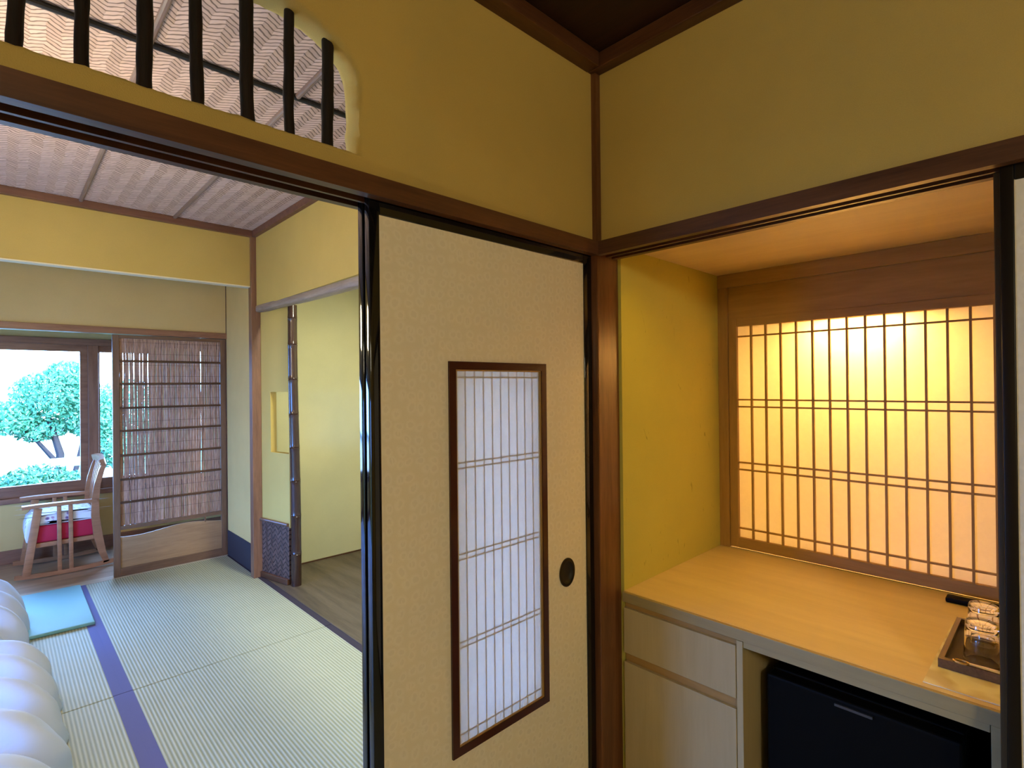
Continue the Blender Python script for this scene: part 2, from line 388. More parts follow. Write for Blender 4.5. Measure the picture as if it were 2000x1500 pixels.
# ------------------------------------------------------------------ papered sliding panels
def sliding_panel(axis, u0, u1, t0, t1, wl, wr, label, group, hole=None, pull=None, lattice=True, LACQ=LACQ):
    """axis 'Y': panel in the x-z plane, thickness t0..t1 along y"""
    z0, z1, zt, zb = .004, 1.766, 1.728, .045
    loc = ((u0+u1)/2, (t0+t1)/2, z0) if axis == 'Y' else ((t0+t1)/2, (u0+u1)/2, z0)
    t = thing('sliding_panel', label, 'sliding door', loc, group, 'thing')
    def B(m, a0, a1, b0, b1, c0, c1, **k): return m.box(a0, a1, b0, b1, c0, c1, **k) if axis == 'Y' else m.box(b0, b1, a0, a1, c0, c1, **k)
    B(MB(), u0, u0+wl, t0, t1, z0, z1, bev=.002, seg=3).build('stile', LACQ, t, True)
    B(MB(), u1-wr, u1, t0, t1, z0, z1, bev=.002, seg=3).build('stile', LACQ, t, True)
    B(MB(), u0+wl, u1-wr, t0+.001, t1-.001, zt, z1, bev=.002).build('rail', LACQ, t)
    B(MB(), u0+wl, u1-wr, t0+.001, t1-.001, z0, zb, bev=.002).build('rail', LACQ, t)
    e = .0035
    ins = rect(hole[0], hole[1], hole[2], hole[3]) if hole else None
    MB().plate(rect(u0+wl-.002, u1-wr+.002, zb-.002, zt+.002), ([ins] if ins else [])+([[(pull[0]+.0335*.8*math.cos(2*math.pi*i/48), pull[1]+.0415*.8*math.sin(2*math.pi*i/48)) for i in range(48)]] if pull else []), t0+e, t1-e, axis).build('paper_face', FPAPER, t)
    if hole:
        h0, h1, g0, g1 = hole; fw = .0165
        fr = MB().plate(rect(h0-.003, h1+.003, g0-.003, g1+.003), [rect(h0+fw, h1-fw, g0+fw, g1-fw)], t0+e-.006, t1-e+.006, axis)
        fo = fr.build('inset_frame', INSETF, t)
        a0, a1, c0, c1 = h0+fw, h1-fw, g0+fw, g1-fw
        MB().plate(rect(a0, a1, c0, c1), [rect(a0+.0035, a1-.0035, c0+.0035, c1-.0035)], t0+e-.003, t1-e+.003, axis).build('inset_bead', WC['Z'], fo)
        a0 += .0035; a1 -= .0035; c0 += .0035; c1 -= .0035
        yp = t0+e+.0005; m = MB()
        if axis == 'Y': m.quad((a0, yp, c0), (a1, yp, c0), (a1, yp, c1), (a0, yp, c1))
        else: m.quad((yp, a0, c0), (yp, a1, c0), (yp, a1, c1), (yp, a0, c1))
        m.build('inset_paper', WASHI2, t)
        if lattice:
          k = MB(); ya, yb = yp+.0004, yp+.0024
          for i in range(1, 10):
              xx = a0+(a1-a0)*i/10; B(k, xx-.0015, xx+.0015, ya, yb, c0, c1)
          for z in (1.381, 1.1745, 1.161, .9545, .941, .7425, .729, .522):
              B(k, a0, a1, ya+.0002, yb-.0005, z-.0018, z+.0018)
          B(k, a0, a0+.005, ya, yb, c0, c1); B(k, a1-.005, a1, ya, yb, c0, c1)
          k.build('lattice', WC['Z'], t)
    if pull:
        pu, pz = pull; n = 48; rx, rz = .0335, .0415
        el = lambda s: [(pu+rx*s*math.cos(2*math.pi*i/n), pz+rz*s*math.sin(2*math.pi*i/n)) for i in range(n)]
        ring = MB().plate(el(1), [el(.80)], t0+e-.003, t0+e+.002, axis).build('finger_pull', BRONZE, t)
        m = MB()
        loops = [(el(.80), t0+e-.002), (el(.72), t0+e+.004), (el(.60), t0+e+.0065)]
        rr = [[m.bm.verts.new((u, d, z) if axis == 'Y' else (d, u, z)) for u, z in l] for l, d in loops]
        for a, b in zip(rr, rr[1:]):
            for i in range(n): m.bm.faces.new((a[i], a[(i+1) % n], b[(i+1) % n], b[i]))
        m.bm.faces.new(rr[-1]); m.build('cup', PULLCUP, ring, True)
    return t
sliding_panel('Y', .564, 1.320, 1.0145, 1.0345, .0245, .037, 'cream papered sliding door with black frame and tall latticed inset, beside the corner post', 'sliding paper doors', (.772, 1.104, .48, 1.4165), (1.193, .8145))
sliding_panel('Y', .568, 1.320, 1.0515, 1.0715, .0245, .037, 'second black framed sliding door stacked behind the inset door, only its edge showing', 'sliding paper doors', (.770, 1.106, .478, 1.4185), None, False)
sliding_panel('Y', -.865, -.10, 1.0515, 1.0715, .0245, .0245, 'closed black framed sliding door added left of the opening to block daylight, just outside the view', 'sliding paper doors')  # unseen door, added to keep west daylight out of the entry room
sliding_panel('Y', -1.62, -.845, 1.0145, 1.0345, .0245, .0245, 'closed black framed sliding door added unseen against the entry side wall to block daylight', 'sliding paper doors')  # second unseen light blocker, added beside the first
sliding_panel('X', XRW, .0845, 1.344, 1.3635, .02, .0195, 'white papered sliding door at the right edge, in front of the lit alcove', 'sliding paper doors', LACQ=plain('brown_black_lacquer', (.010, .006, .003), .35, .25))
sliding_panel('X', XRW+.01, .0955, 1.377, 1.3965, .02, .0195, 'sliding door just behind the white one at the right, its black edge coloured brown as if lit by the alcove', 'sliding paper doors', LACQ=plain('alcove_lit_lacquer', (.09, .05, .016), .45, .3))  # black frame coloured brown to imitate the alcove glow on its edge

# ------------------------------------------------------------------ bark poles in the transom
def transom_pole(x, r, label, seed):
    rnd = random.Random(seed); pts, rs = [], []
    n = 22
    xe = abs(x-.1165); dz = max(0, xe-.2425); zt = 1.99+.12*math.sqrt(max(0, 1-(dz/.194)**2))+.004
    for i in range(n):
        z = 1.832+(zt-1.832)*i/(n-1)
        pts.append((x+.004*noise.noise(Vector((seed*7.3, z*9, 0))), 1.047+.003*noise.noise(Vector((seed*3.3, z*9, 5))), z))
        rs.append(r*(1+.13*noise.noise(Vector((seed*5.1, z*22, 2)))+.06*noise.noise(Vector((seed, z*60, 9)))))
    o = MB().tube(pts, rs, 14).build('transom_pole', BARK, None, True)
    return tag(o, label, 'pole', 'bark poles across the transom opening')
names = ['outermost on the left, beside the picture edge', 'second counting from the left picture edge', 'third from the left',
         'middle one of the seven', 'fifth from the left, with a swollen side', 'second from the rounded plaster end', 'shortest, next to the rounded plaster end']
for i, (x, r) in enumerate(((.0207, .0100), (.0962, .0098), (.1768, .0118), (.2518, .0106), (.3345, .0122), (.4115, .0098), (.4906, .0118))):
    transom_pole(x, r, 'dark bark pole in the transom, '+names[i], i+3)

# ------------------------------------------------------------------ tatami room shell
TX0, TY1 = -2.3, 4.80
struct(MB().plate([(YLB, -.06), (5.9, -.06), (5.9, C2), (YLB, C2)], [[(1.5, .12), (3.6, .12), (3.6, 1.62), (1.5, 1.62)]], TX0-.06, TX0, 'X').build('wall_tatami_side', PLASTER))
struct(box1('ceiling_tatami', MATWOVEN, None, TX0-.06, 1.42, YLB, TY1+.1, C2, C2+.02))
for i, x in enumerate((.84, .36, -.12, -.60, -1.08, -1.56, -2.04)):
    struct(MB().tube([(x, y, C2-.006) for y in (YLB, 4.06)], .011, 10).build('trim_%d' % (20+i), wood('batten_%d' % i, (.15, .095, .08), (.28, .20, .175), 'Y', .35), None, True))
for i, y in enumerate((2.055, 2.985)):
    struct(MB().tube([(TX0, y, C2-.010), (1.345, y, C2-.010)], .010, 10).build('trim_%d' % (30+i), BLACKTRIM, None, True))
CORN = wood('cornice_wood', (.11, .045, .028), (.20, .085, .05), 'X', .45)
struct(box1('trim_33', CORN, None, TX0, 1.32, 4.035, 4.072, C2-.045, C2, bev=.003))
struct(box1('trim_34', CORN, None, 1.315, 1.352, YLB, 4.04, C2-.045, C2, bev=.003))
# hanging wall, lower wall, side wall towards the veranda
struct(box1('wall_hanging', PLASTER, None, TX0, 1.316, 4.07, 4.13, 2.094, C2))
struct(box1('trim_35', LITEDGE, None, TX0, 1.316, 4.067, 4.133, 2.086, 2.0945, bev=.001))  # cream strip imitates window glare along the plaster's lower edge
struct(box1('wall_far', PLASTER_FAR, None, TX0, 1.40, TY1-.02, TY1+.04, 1.81, C2))
struct(MB().box(1.352, 1.42, 4.10, 4.84, 0, C2).build('wall_tatami_right', PLASTER_VER))
struct(box1('baseboard_right', INDIGO, None, 1.349, 1.353, 4.10, 4.775, .0, .205))
struct(box1('trim_36', WD['Z'], None, 1.347, 1.40, 4.775, 4.845, 0, C2, bev=.002))
COLM = wood('room_column', (.16, .075, .045), (.29, .145, .085), 'Z', .35)
struct(box1('trim_37', COLM, None, 1.310, 1.372, 4.043, 4.105, 0, C2-.04, bev=.003))
struct(box1('trim_38', WM['X'], None, TX0, 1.36, TY1-.032, TY1+.05, 1.766, 1.812, bev=.002))
# tokonoma alcove
struct(MB().box(1.345, 1.395, YLB, 4.045, 1.945, C2).build('wall_toko_upper', PLASTER))
def lintel():
    m = MB(); rings = []
    for i in range(24):
        t = i/23; y = 4.05-t*2.9; x = 1.372+.05*t
        zt = 1.957+.004*noise.noise(Vector((t*4, 1, 0))); th = .049+.030*t+.004*noise.noise(Vector((t*6, 2, 0)))
        pts = []
        for a in range(16):
            an = 2*math.pi*a/16; ca, sa = math.cos(an), math.sin(an); e = .45
            pts.append((x+.034*math.copysign(abs(ca)**e, ca), y, zt-th/2+th/2*math.copysign(abs(sa)**e, sa)))
        rings.append([m.bm.verts.new(p) for p in pts])
    for a, b in zip(rings, rings[1:]):
        for i in range(16): m.bm.faces.new((a[i], a[(i+1) % 16], b[(i+1) % 16], b[i]))
    m.bm.faces.new(rings[0]); m.bm.faces.new(rings[-1])
    return m.build('trim_39', LOG, None, True)
struct(lintel())
struct(box1('wall_toko_back', PLASTER_TOKO, None, 1.42, 2.55, 4.10, 4.16, -.02, 2.3))
struct(box1('wall_toko_right', PLASTER_TOKO, None, 2.25, 2.31, YLB+.03, 4.10, -.02, 2.3))
struct(box1('wall_toko_near', PLASTER_TOKO, None, 1.435, 2.31, YLB-.02, YLB+.03, -.02, 2.3))
struct(box1('ceiling_toko', CEILWOOD, None, 1.395, 2.31, YLB, 4.16, 2.25, 2.30))
struct(box1('floor_toko', TOKOF, None, 1.376, 2.31, YLB+.02, 4.16, -.06, .002, bev=.002))
struct(box1('baseboard_toko', WD['X'], None, 1.60, 2.25, 4.094, 4.10, .002, .012))
# diagonal wing wall with the niche opening
A = Vector((1.372, 4.050)); Bp = Vector((1.440, 3.742)); dW = (Bp-A).normalized(); LW = (Bp-A).length; nW = Vector((dW.y, -dW.x))   # nW into the alcove? fixed below
if nW.x < 0: nW = -nW
MW = Matrix(((dW.x, nW.x, 0, A.x), (dW.y, nW.y, 0, A.y), (0, 0, 1, 0), (0, 0, 0, 1)))   # local x along wall, y into the alcove
def place(o):     # objects modelled in wing-wall coordinates
    o.matrix_world = MW @ o.matrix_world; return o
struct(place(MB().plate(rect(0, LW+.022, .395, 1.93), [rect(.118, LW+.016, .905, 1.333)], 0, .045, 'Y').build('wall_wing', PLASTER, origin=(0, 0, 0))))
wp = place(MB().box(.004, LW+.015, -.004, .030, .040, .405).build('woven_panel', WOVEN, origin=(0, 0, 0)))
tag(wp, 'dark plaited wainscot panel between the column and the bamboo post', 'panel', kind='thing')
rl = MB().tube([(.0, -.010, .418), (LW*.5, -.010, .417), (LW+.01, -.010, .416)], .0115, 12).build('top_rail', plain('split_bamboo', (.15, .085, .06), .25), None, True, origin=(0, 0, 0)); rl.parent = wp
bl = MB().box(0, LW+.01, -.018, .03, .004, .042, bev=.003).build('bottom_rail', WD['X'], None, origin=(0, 0, 0)); bl.parent = wp
BAMBOO = wood('smoked_bamboo', (.028, .012, .009), (.055, .026, .018), 'Z', .18, .6, 1.2)
def bamboo():
    pts, rs = [], []; P0, P1 = Vector((1.474, 3.695, .002)), Vector((1.468, 3.702, 1.93))
    nodes = [.22, .48, .72, .95, 1.18, 1.42, 1.66, 1.84]
    zs = sorted([.002, 1.93]+[z+d for z in nodes for d in (-.03, -.008, -.004, 0, .004, .008, .03)])
    for z in zs:
        p = P0.lerp(P1, z/1.93); r = .0335-.0035*z/1.93
        for nz in nodes:
            if abs(z-nz) < 1e-6: r -= .0012
            elif abs(abs(z-nz)-.004) < 1e-6: r += .0022
            elif abs(abs(z-nz)-.008) < 1e-6: r += .0010
        pts.append((p.x+.004*math.sin(z*3), p.y, z)); rs.append(r)
    o = MB().tube(pts, rs, 24).build('bamboo_post', BAMBOO, None, True)
    tag(o, 'dark smoked bamboo post standing at the front of the recess, beside the plaited panel', 'post')
bamboo()

# ------------------------------------------------------------------ tatami mats
struct(box1('floor_base', WD['X'], None, TX0-.06, 1.40, YLB+.015, TY1-.03, -.12, -.055))
def mat(x0, x1, y0, y1, label, b0=None, b1=None):
    t = thing('tatami_mat', label, 'mat', ((x0+x1)/2, (y0+y1)/2, -.055), 'tatami mats')
    MB().box(x0, x1, y0+.0022, y1-.0022, -.055, 0, bev=.003).build('rush_cover', TATAMI, t)
    bw = .036
    if b0: MB().box(x0-.0005, x0+bw, y0+.0018, y1-.0018, -.054, .0018, bev=.001).build('border', b0, t)
    if b1: MB().box(x1-bw, x1+.0005, y0+.0018, y1-.0018, -.054, .0018, bev=.001).build('border', b1, t)
mat(.397, 1.372, 2.945, 4.765, 'greenish tatami mat in front of the reed door, by the recess', HERI, HERID)
mat(.397, 1.372, 1.10, 2.945, 'greenish tatami mat nearest the sliding doors, by the recess', HERI, HERID)
mat(-.56, .3965, 2.945, 4.765, 'blue lit tatami mat under the pale square pad', HERI, HERI)
mat(-.56, .3965, 1.10, 2.945, 'blue lit tatami mat beside the front white duvet', HERI, HERI)
mat(-1.52, -.5605, 2.945, 4.765, 'tatami mat under the rear white duvet', HERI, HERI)
mat(-1.52, -.5605, 1.10, 2.945, 'tatami mat under the front white duvet', HERI, HERI)
struct(box1('floor_border', WD['Y'], None, TX0, -1.5205, 1.10, 4.765, -.055, 0))

# pale square pad on the tatami
def pad():
    pts = [(.06, 3.93), (.398, 3.917), (.402, 4.735), (.07, 4.75)]
    m = MB()
    A = [m.bm.verts.new((x, y, .002)) for x, y in pts]; B = [m.bm.verts.new((x, y, .021)) for x, y in pts]
    m.bm.faces.new(A[::-1]); m.bm.faces.new(B)
    for i in range(4): m.bm.faces.new((A[i], A[(i+1) % 4], B[(i+1) % 4], B[i]))
    bmesh.ops.bevel(m.bm, geom=m.bm.edges[:], offset=.005, segments=3, profile=.5, affect='EDGES')
    tag(m.build('floor_pad', plain('pale_turquoise_cover', (.20, .43, .43), .55, .4, 0, .1, 250), None, True), 'thin pale turquoise square pad lying on the tatami near the veranda', 'pad')
pad()

# white duvets
DUVET = NM('blue_lit_cotton'); DUVET.col((.56, .635, .80)); DUVET.set(.75, .25); DUVET.bump(DUVET.noise(DUVET.obj(), 700, 2), .08, .001); DUVET = DUVET.m  # white cotton with the blue daylight mixed into its colour
def duvet(x0, x1, y0, y1, h, seed, label):
    m = MB(); nu, nv = 200, 170
    cx, cy = (x0+x1)/2, (y0+y1)/2; hx, hy = (x1-x0)/2, (y1-y0)/2; V = {}
    for i in range(nu+1):
        a = math.sin(math.pi/2*(-1+2*i/nu))
        for j in range(nv+1):
            b = math.sin(math.pi/2*(-1+2*j/nv))
            e = (1-abs(a)**12)*(1-abs(b)**7)
            k = .10*(1-abs(a)**2)      # the ends are a little narrower at the corners
            V[i, j] = m.bm.verts.new((cx+hx*a*(1-.05*abs(b)**4), cy+hy*b, .003+h*max(0, e)**.5))
    for i in range(nu):
        for j in range(nv): m.bm.faces.new((V[i, j], V[i+1, j], V[i+1, j+1], V[i, j+1]))
    m.bm.normal_update()
    moves = []
    for v in m.bm.verts:
        px, py, pz = v.co
        # soft rolls lie across the end of the quilt, bend towards the viewer at the end and overlap
        q = (py-y0)/.27+.75*math.exp((px-x1)*5.0)+.12*math.sin(px*4.3+seed)+.20*noise.noise(Vector((px*2.6, py*1.8, seed)))
        fr = q-math.floor(q); puff = .5-.5*math.cos(2*math.pi*fr**.62); puff = puff**.7
        fine = noise.noise(Vector((px*3+py*3, py*14+px*6, pz*6+seed)))*.6+noise.noise(Vector((px*7+py*4, py*30+px*16, pz*12+seed)))*.35
        fine += .25*(1-abs(noise.noise(Vector((px*4+seed, py*19+px*9, pz*9))))*4)
        moves.append(v.normal*(.085*(puff-.6)+.013*fine))
    for v, d in zip(m.bm.verts, moves):
        v.co += d
        if v.co.z < .003: v.co.z = .003
    rim = [V[i, 0] for i in range(nu+1)]+[V[nu, j] for j in range(1, nv+1)]+[V[i, nv] for i in range(nu-1, -1, -1)]+[V[0, j] for j in range(nv-1, 0, -1)]
    for v in rim: v.co.z = .002
    m.bm.faces.new(rim[::-1])
    o = m.build('duvet', DUVET, None, True, hard=180)
    tag(o, label, 'duvet', 'white duvets on the tatami')
duvet(-1.75, .150, 2.02, 3.50, .24, 1.3, 'white duvet spread nearest the camera, its folded end over the tatami')
duvet(-1.75, .085, 3.585, 4.62, .25, 4.1, 'white duvet behind the nearest one, touching the pale square pad')

# ------------------------------------------------------------------ reed screen door
REED = None
def reed_material():
    k = NM('dried_reed'); o = k.mapped((55, 20, 5)); f = k.noise(o, 3.0, 4, .6); g = k.noise(k.mapped((120, 1, 1.2)), 1.0, 1)
    c = k.ramp(k.math('ADD', k.math('MULTIPLY', f, .5), k.math('MULTIPLY', g, .5)), [(.32, (.13, .055, .035)), (.5, (.42, .235, .15)), (.68, (.66, .45, .33))])
    k.col(c); k.set(.5, .4); return k.m
REED = reed_material()
def reed_door():
    y0, y1 = 4.785, 4.815
    t = thing('reed_door', 'brown sliding door filled with vertical reeds, standing before the veranda', 'sliding door', (.98, 4.80, .002), None, 'thing')
    box1('stile', WR['Z'], t, .597, .638, y0, y1, .002, 1.762, bev=.002)
    box1('stile', WR['Z'], t, 1.308, 1.347, y0, y1, .002, 1.762, bev=.002)
    box1('rail', WR['X'], t, .638, 1.308, y0+.001, y1-.001, 1.737, 1.762, bev=.002)
    box1('rail', WR['X'], t, .638, 1.308, y0+.001, y1-.001, .002, .062, bev=.002)
    for z in (1.570, 1.402, 1.226, 1.058, .879, .704, .535): box1('crossbar', WD['X'], t, .638, 1.308, y0+.002, y0+.014, z-.008, z+.008, bev=.002)
    box1('crossbar', WR['X'], t, .638, 1.308, y0+.001, y1-.001, .338, .366, bev=.002)
    pts = [(.638, .062), (1.308, .062)]+[(1.308-.67*i/24, .287+.022*math.sin(math.pi*i/24)**2+.012*math.sin(2*math.pi*i/24)) for i in range(25)]
    MB().plate(pts, [], y0+.008, y1-.010, 'Y').build('bottom_board', BOARD, t)
    box1('strut', WR['Z'], t, 1.185, 1.195, y0+.008, y1-.01, .295, .340)
    m = MB(); x = .640; rnd = random.Random(5)
    while x < 1.306:
        pc = rnd.uniform(0, 90); ac = rnd.uniform(.002, .006)
        for _ in range(rnd.randint(2, 6)):
            r_ = rnd.uniform(.0016, .0026); ph = rnd.uniform(0, 50)
            if x+r_ > 1.308: break
            x += r_*.8
            pts = [(x+ac*noise.noise(Vector((pc, z*3.5, 0)))+.0006*noise.noise(Vector((ph, z*6.0, 0))), 4.805+.002*noise.noise(Vector((ph, z*3, 7))), z) for z in [.35+1.392*i/20 for i in range(21)]]
            m.tube(pts, [r_*(1+.2*noise.noise(Vector((ph, p[2]*11, 3)))) for p in pts], 5, True)
            x += r_*.8
        x += rnd.choice((.0003, .0010, .0018, .0026, .0032))
    m.build('reed_mat', REED, t, True)
    m = MB()
    for z in [.45+.084*i for i in range(16)]: m.tube([(.639, 4.8015, z), (.97, 4.8010, z+.001), (1.307, 4.8015, z)], .0009, 5)
    m.build('binding_thread', plain('dark_thread', (.08, .04, .025), .8), t)
reed_door()

# ------------------------------------------------------------------ veranda and its windows
struct(box1('floor_veranda', ENGAWA, None, TX0, 2.1, TY1+.055, 5.79, -.08, -.002))
struct(MB().box(TX0, 1.36, TY1-.035, TY1-.005, -.08, .001).box(TX0, 1.36, TY1-.003, TY1+.022, -.08, .001).box(TX0, 1.36, TY1+.024, TY1+.055, -.08, .001).build('trim_40', wood('threshold_wood', (.50, .40, .28), (.66, .55, .42), 'X', .3)))
YW = 5.79
struct(MB().box(TX0, 2.1, YW, YW+.08, -.1, .47).box(TX0, 2.1, YW, YW+.08, 1.795, 2.4).box(1.02, 1.395, YW, YW+.08, .47, 1.795).box(1.435, 2.1, YW, YW+.08, .47, 1.795).build('wall_veranda', PLASTER_VER, origin=(0, YW, 0)))
struct(box1('ceiling_veranda', MATWOVEN, None, TX0, 2.16, TY1+.04, YW+.08, 2.38, 2.42))
struct(box1('wall_veranda_end', PLASTER, None, 2.1, 2.16, TY1-.1, YW+.08, -.1, 2.42))
struct(box1('wall_veranda_inner', PLASTER, None, 1.40, 2.1, TY1-.02, TY1+.04, -.05, 2.42))
struct(box1('baseboard_veranda', WM['X'], None, TX0, 2.1, YW-.012, YW+.001, -.002, .105, bev=.002))
struct(box1('trim_41', WM['X'], None, TX0, 2.1, YW-.035, YW+.08, .470, .512, bev=.003))
struct(box1('trim_42', WM['X'], None, TX0, 2.1, YW-.022, YW+.08, 1.742, 1.795, bev=.003))
def added_west_window():  # unseen window, added to send blue daylight across the tatami
    t = bpy.data.objects.new('window_4', None); COL.objects.link(t); t.location = (TX0-.03, 2.55, .12); struct(t)
    MB().plate([(1.5, .12), (3.6, .12), (3.6, 1.62), (1.5, 1.62)], [[(1.55, .17), (2.53, .17), (2.53, 1.57), (1.55, 1.57)], [(2.57, .17), (3.55, .17), (3.55, 1.57), (2.57, 1.57)]], TX0-.05, TX0-.01, 'X').build('window_frame', WM['Y'], t)
    MB().quad((TX0-.03, 1.545, .165), (TX0-.03, 3.555, .165), (TX0-.03, 3.555, 1.575), (TX0-.03, 1.545, 1.575)).build('window_glass', GLASS, t)
added_west_window()
def window(n, x0, x1, sash, thick=.05):
    t = bpy.data.objects.new('window_%d' % n, None); COL.objects.link(t); t.location = ((x0+x1)/2, YW+.03, .512); struct(t)
    z0, z1 = .512, 1.742; ls, rs, tr, br = sash
    MB().plate(rect(x0, x1, z0, z1), [rect(x0+ls, x1-rs, z0+br, z1-tr)], YW+.012, YW+.052, 'Y').build('window_frame', WM['X'], t)
    MB().quad((x0+ls-.004, YW+.032, z0+br-.004), (x1-rs+.004, YW+.032, z0+br-.004), (x1-rs+.004, YW+.032, z1-tr+.004), (x0+ls-.004, YW+.032, z1-tr+.004)).build('window_glass', GLASS, t)
window(1, TX0, .552, (.06, .050, .055, .088))
window(2, .624, 1.02, (.012, .02, .055, .088))
window(3, 1.395, 1.435, (.008, .008, .02, .04))
struct(box1('trim_43', WM['Z'], None, .552, .624, YW-.015, YW+.075, .512, 1.742, bev=.003))

# rocking chair
def rocking_chair():
    t = thing('rocking_chair', 'reddish wooden rocking chair with floral seat cushion, on the veranda by the window', 'chair', (.35, 5.41, 0))
    Y0, Y1 = 5.185, 5.635
    def arc(y): return [(.075+.57*i/14, y, .016+.20*((i/14-.5)**2)*.32) for i in range(15)]
    for y in (Y0, Y1):
        MB().sweep(arc(y), .026, .030, (0, 1, 0), .004).build('rocker', CHAIRW, t, True)
        MB().beam((.138, y, .030), (.205, y, .505), .028, .048, (1, 0, 0), .004).build('front_leg', CHAIRW, t, True)
        for x in (.323, .389): MB().beam((x, y, .028), (x-.002, y, .505), .020, .026, (1, 0, 0), .003).build('side_slat', CHAIRW, t, True)
        MB().sweep([(.600, y, .030), (.572, y, .12), (.548, y, .25), (.533, y, .40), (.533, y, .52), (.548, y, .64), (.572, y, .735), (.590, y, .79)], .026, [.034, .045, .055, .05, .045, .038, .034, .03], (0, 1, 0), .004).build('back_post', CHAIRW, t, True)
        MB().sweep([(.118, y, .520), (.20, y, .523), (.40, y, .520), (.545, y, .513)], [.052, .056, .05, .04], .024, (0, 1, 0), .006).build('armrest', CHAIRW, t, True)
    m = MB().sweep([(.578+.022*(1-((k-5)/5)**2), Y0-.02+(Y1-Y0+.04)*k/10, .80+.012*(1-((k-5)/5)**2)) for k in range(11)], [.030]*11, .052, (1, 0, .25), .006)
    m.build('top_rail', CHAIRW, t, True)
    for k in range(5):
        y = Y0+.075+(Y1-Y0-.15)*k/4
        MB().sweep([(.537, y, .42), (.545, y, .55), (.565, y, .68), (.588, y, .785)], .030, .012, (0, 1, 0), .002).build('back_slat', CHAIRW, t, True)
    MB().box(.155, .55, Y0+.012, Y1-.012, .215, .248, bev=.004).build('seat_frame', CHAIRW, t)
    MB().beam((.155, Y0, .20), (.155, Y1, .20), .022, .05, (0, 0, 1), .003).build('stretcher', CHAIRW, t)
    MB().beam((.555, Y0, .22), (.555, Y1, .22), .022, .05, (0, 0, 1), .003).build('stretcher', CHAIRW, t)
    red = plain('red_cloth', (.50, .018, .05), .7, .3, 0, .1, 300)
    k = NM('floral_cloth'); v = k.n('ShaderNodeTexVoronoi'); v.inputs['Scale'].default_value = 22; k.l(k.obj(), v.inputs['Vector'])
    f = k.noise(k.obj(), 30, 3); k.col(k.ramp(k.math('ADD', v.outputs['Distance'], k.math('MULTIPLY', f, .35)), [(.30, (.16, .10, .22)), (.42, (.55, .35, .42)), (.50, (.80, .79, .80))])); k.set(.7, .3)
    seat = MB().box(.165, .535, Y0+.018, Y1-.018, .248, .372, bev=.018, seg=4).build('cushion', red, t, True)
    m = MB(); prof = []
    for i in range(13): a = math.pi/2*i/12; prof.append((.225-.085*math.sin(a), .445-.10*(1-math.cos(a))))
    path = [(.535, .372), (.535, .430), (.515, .446), (.40, .456), (.30, .455)]+[(.225, .450), (.180, .435), (.148, .400), (.134, .350), (.132, .300), (.140, .265), (.158, .250), (.170, .262), (.172, .372)]
    m.plate(path, [], Y0+.016, Y1-.016, 'Y'); bmesh.ops.bevel(m.bm, geom=[e for e in m.bm.edges if len({round(v.co.y, 4) for v in e.verts}) == 1], offset=.010, segments=3, profile=.5, affect='EDGES')
    m.build('cushion_cover', k.m, seat, True, hard=60)
rocking_chair()

# ------------------------------------------------------------------ garden
GZ = -.45
struct(box1('ground', plain('garden_moss', (.05, .085, .045), .9, .2, 0, .3, 20, .3, 3), None, -24, 14, -8, 30, GZ-.1, GZ))
LEAF = plain('leaf_green', (.085, .30, .16), .5, .4, 0, 0, 1, .45, 2.5)
LEAF2 = plain('shrub_green', (.07, .24, .14), .5, .4, 0, 0, 1, .45, 4)
BARKT = plain('tree_bark', (.035, .03, .032), .9, .2, 0, .5, 40)
def leaves(m, c, rad, n, size, rnd):
    for _ in range(n):
        while True:
            p = Vector((rnd.uniform(-1, 1), rnd.uniform(-1, 1), rnd.uniform(-1, 1)))
            if .25 < p.length < 1: break
        p = Vector((p.x*rad[0], p.y*rad[1], p.z*rad[2]))+Vector(c)
        a = Vector((rnd.gauss(0, 1), rnd.gauss(0, 1), rnd.gauss(0, .6))).normalized(); b = a.orthogonal().normalized(); b.rotate(Matrix.Rotation(rnd.uniform(0, 6.3), 3, a)); c_ = a.cross(b)
        s = size*rnd.uniform(.6, 1.3)
        m.bm.faces.new([m.bm.verts.new(p+v) for v in (b*s, c_*s*.45+a*s*.12, -b*s, -c_*s*.45+a*s*.12)])
def tree(name, x, y, h, spread, label, cat, group, seed, branches):
    rnd = random.Random(seed); t = thing(name, label, cat, (x, y, GZ), group)
    m = MB(); tips = []
    for pts, r0 in branches:
        P = [Vector((x+a, y+b, GZ+c)) for a, b, c in pts]
        m.tube(P, [r0*(1-.6*i/(len(P)-1)) for i in range(len(P))], 10, True, .06); tips.append(P[-1])
    m.build('trunk', BARKT, t, True)
    m = MB()
    for c, rad, n in spread: leaves(m, (x+c[0], y+c[1], GZ+c[2]), rad, int(n*2.2), .036, rnd)
    o = m.build('crown', LEAF, t)
def at(px, y, py):     # helper: pixel of the photograph to a point at depth y
    yaw, roll = R(46.1187), R(-0.6009); f = Vector((math.cos(yaw), math.sin(yaw), .00309)); r = Vector((math.sin(yaw), -math.cos(yaw), 0)); u = r.cross(f)
    r2 = math.cos(roll)*r+math.sin(roll)*u; u2 = -math.sin(roll)*r+math.cos(roll)*u
    d = (px-1000)/1044.02*r2-(py-750)/1044.02*u2+f
    return Vector((0, 0, 1.36))+d*(y/d.y)
b0 = at(121, 10.5, 868)
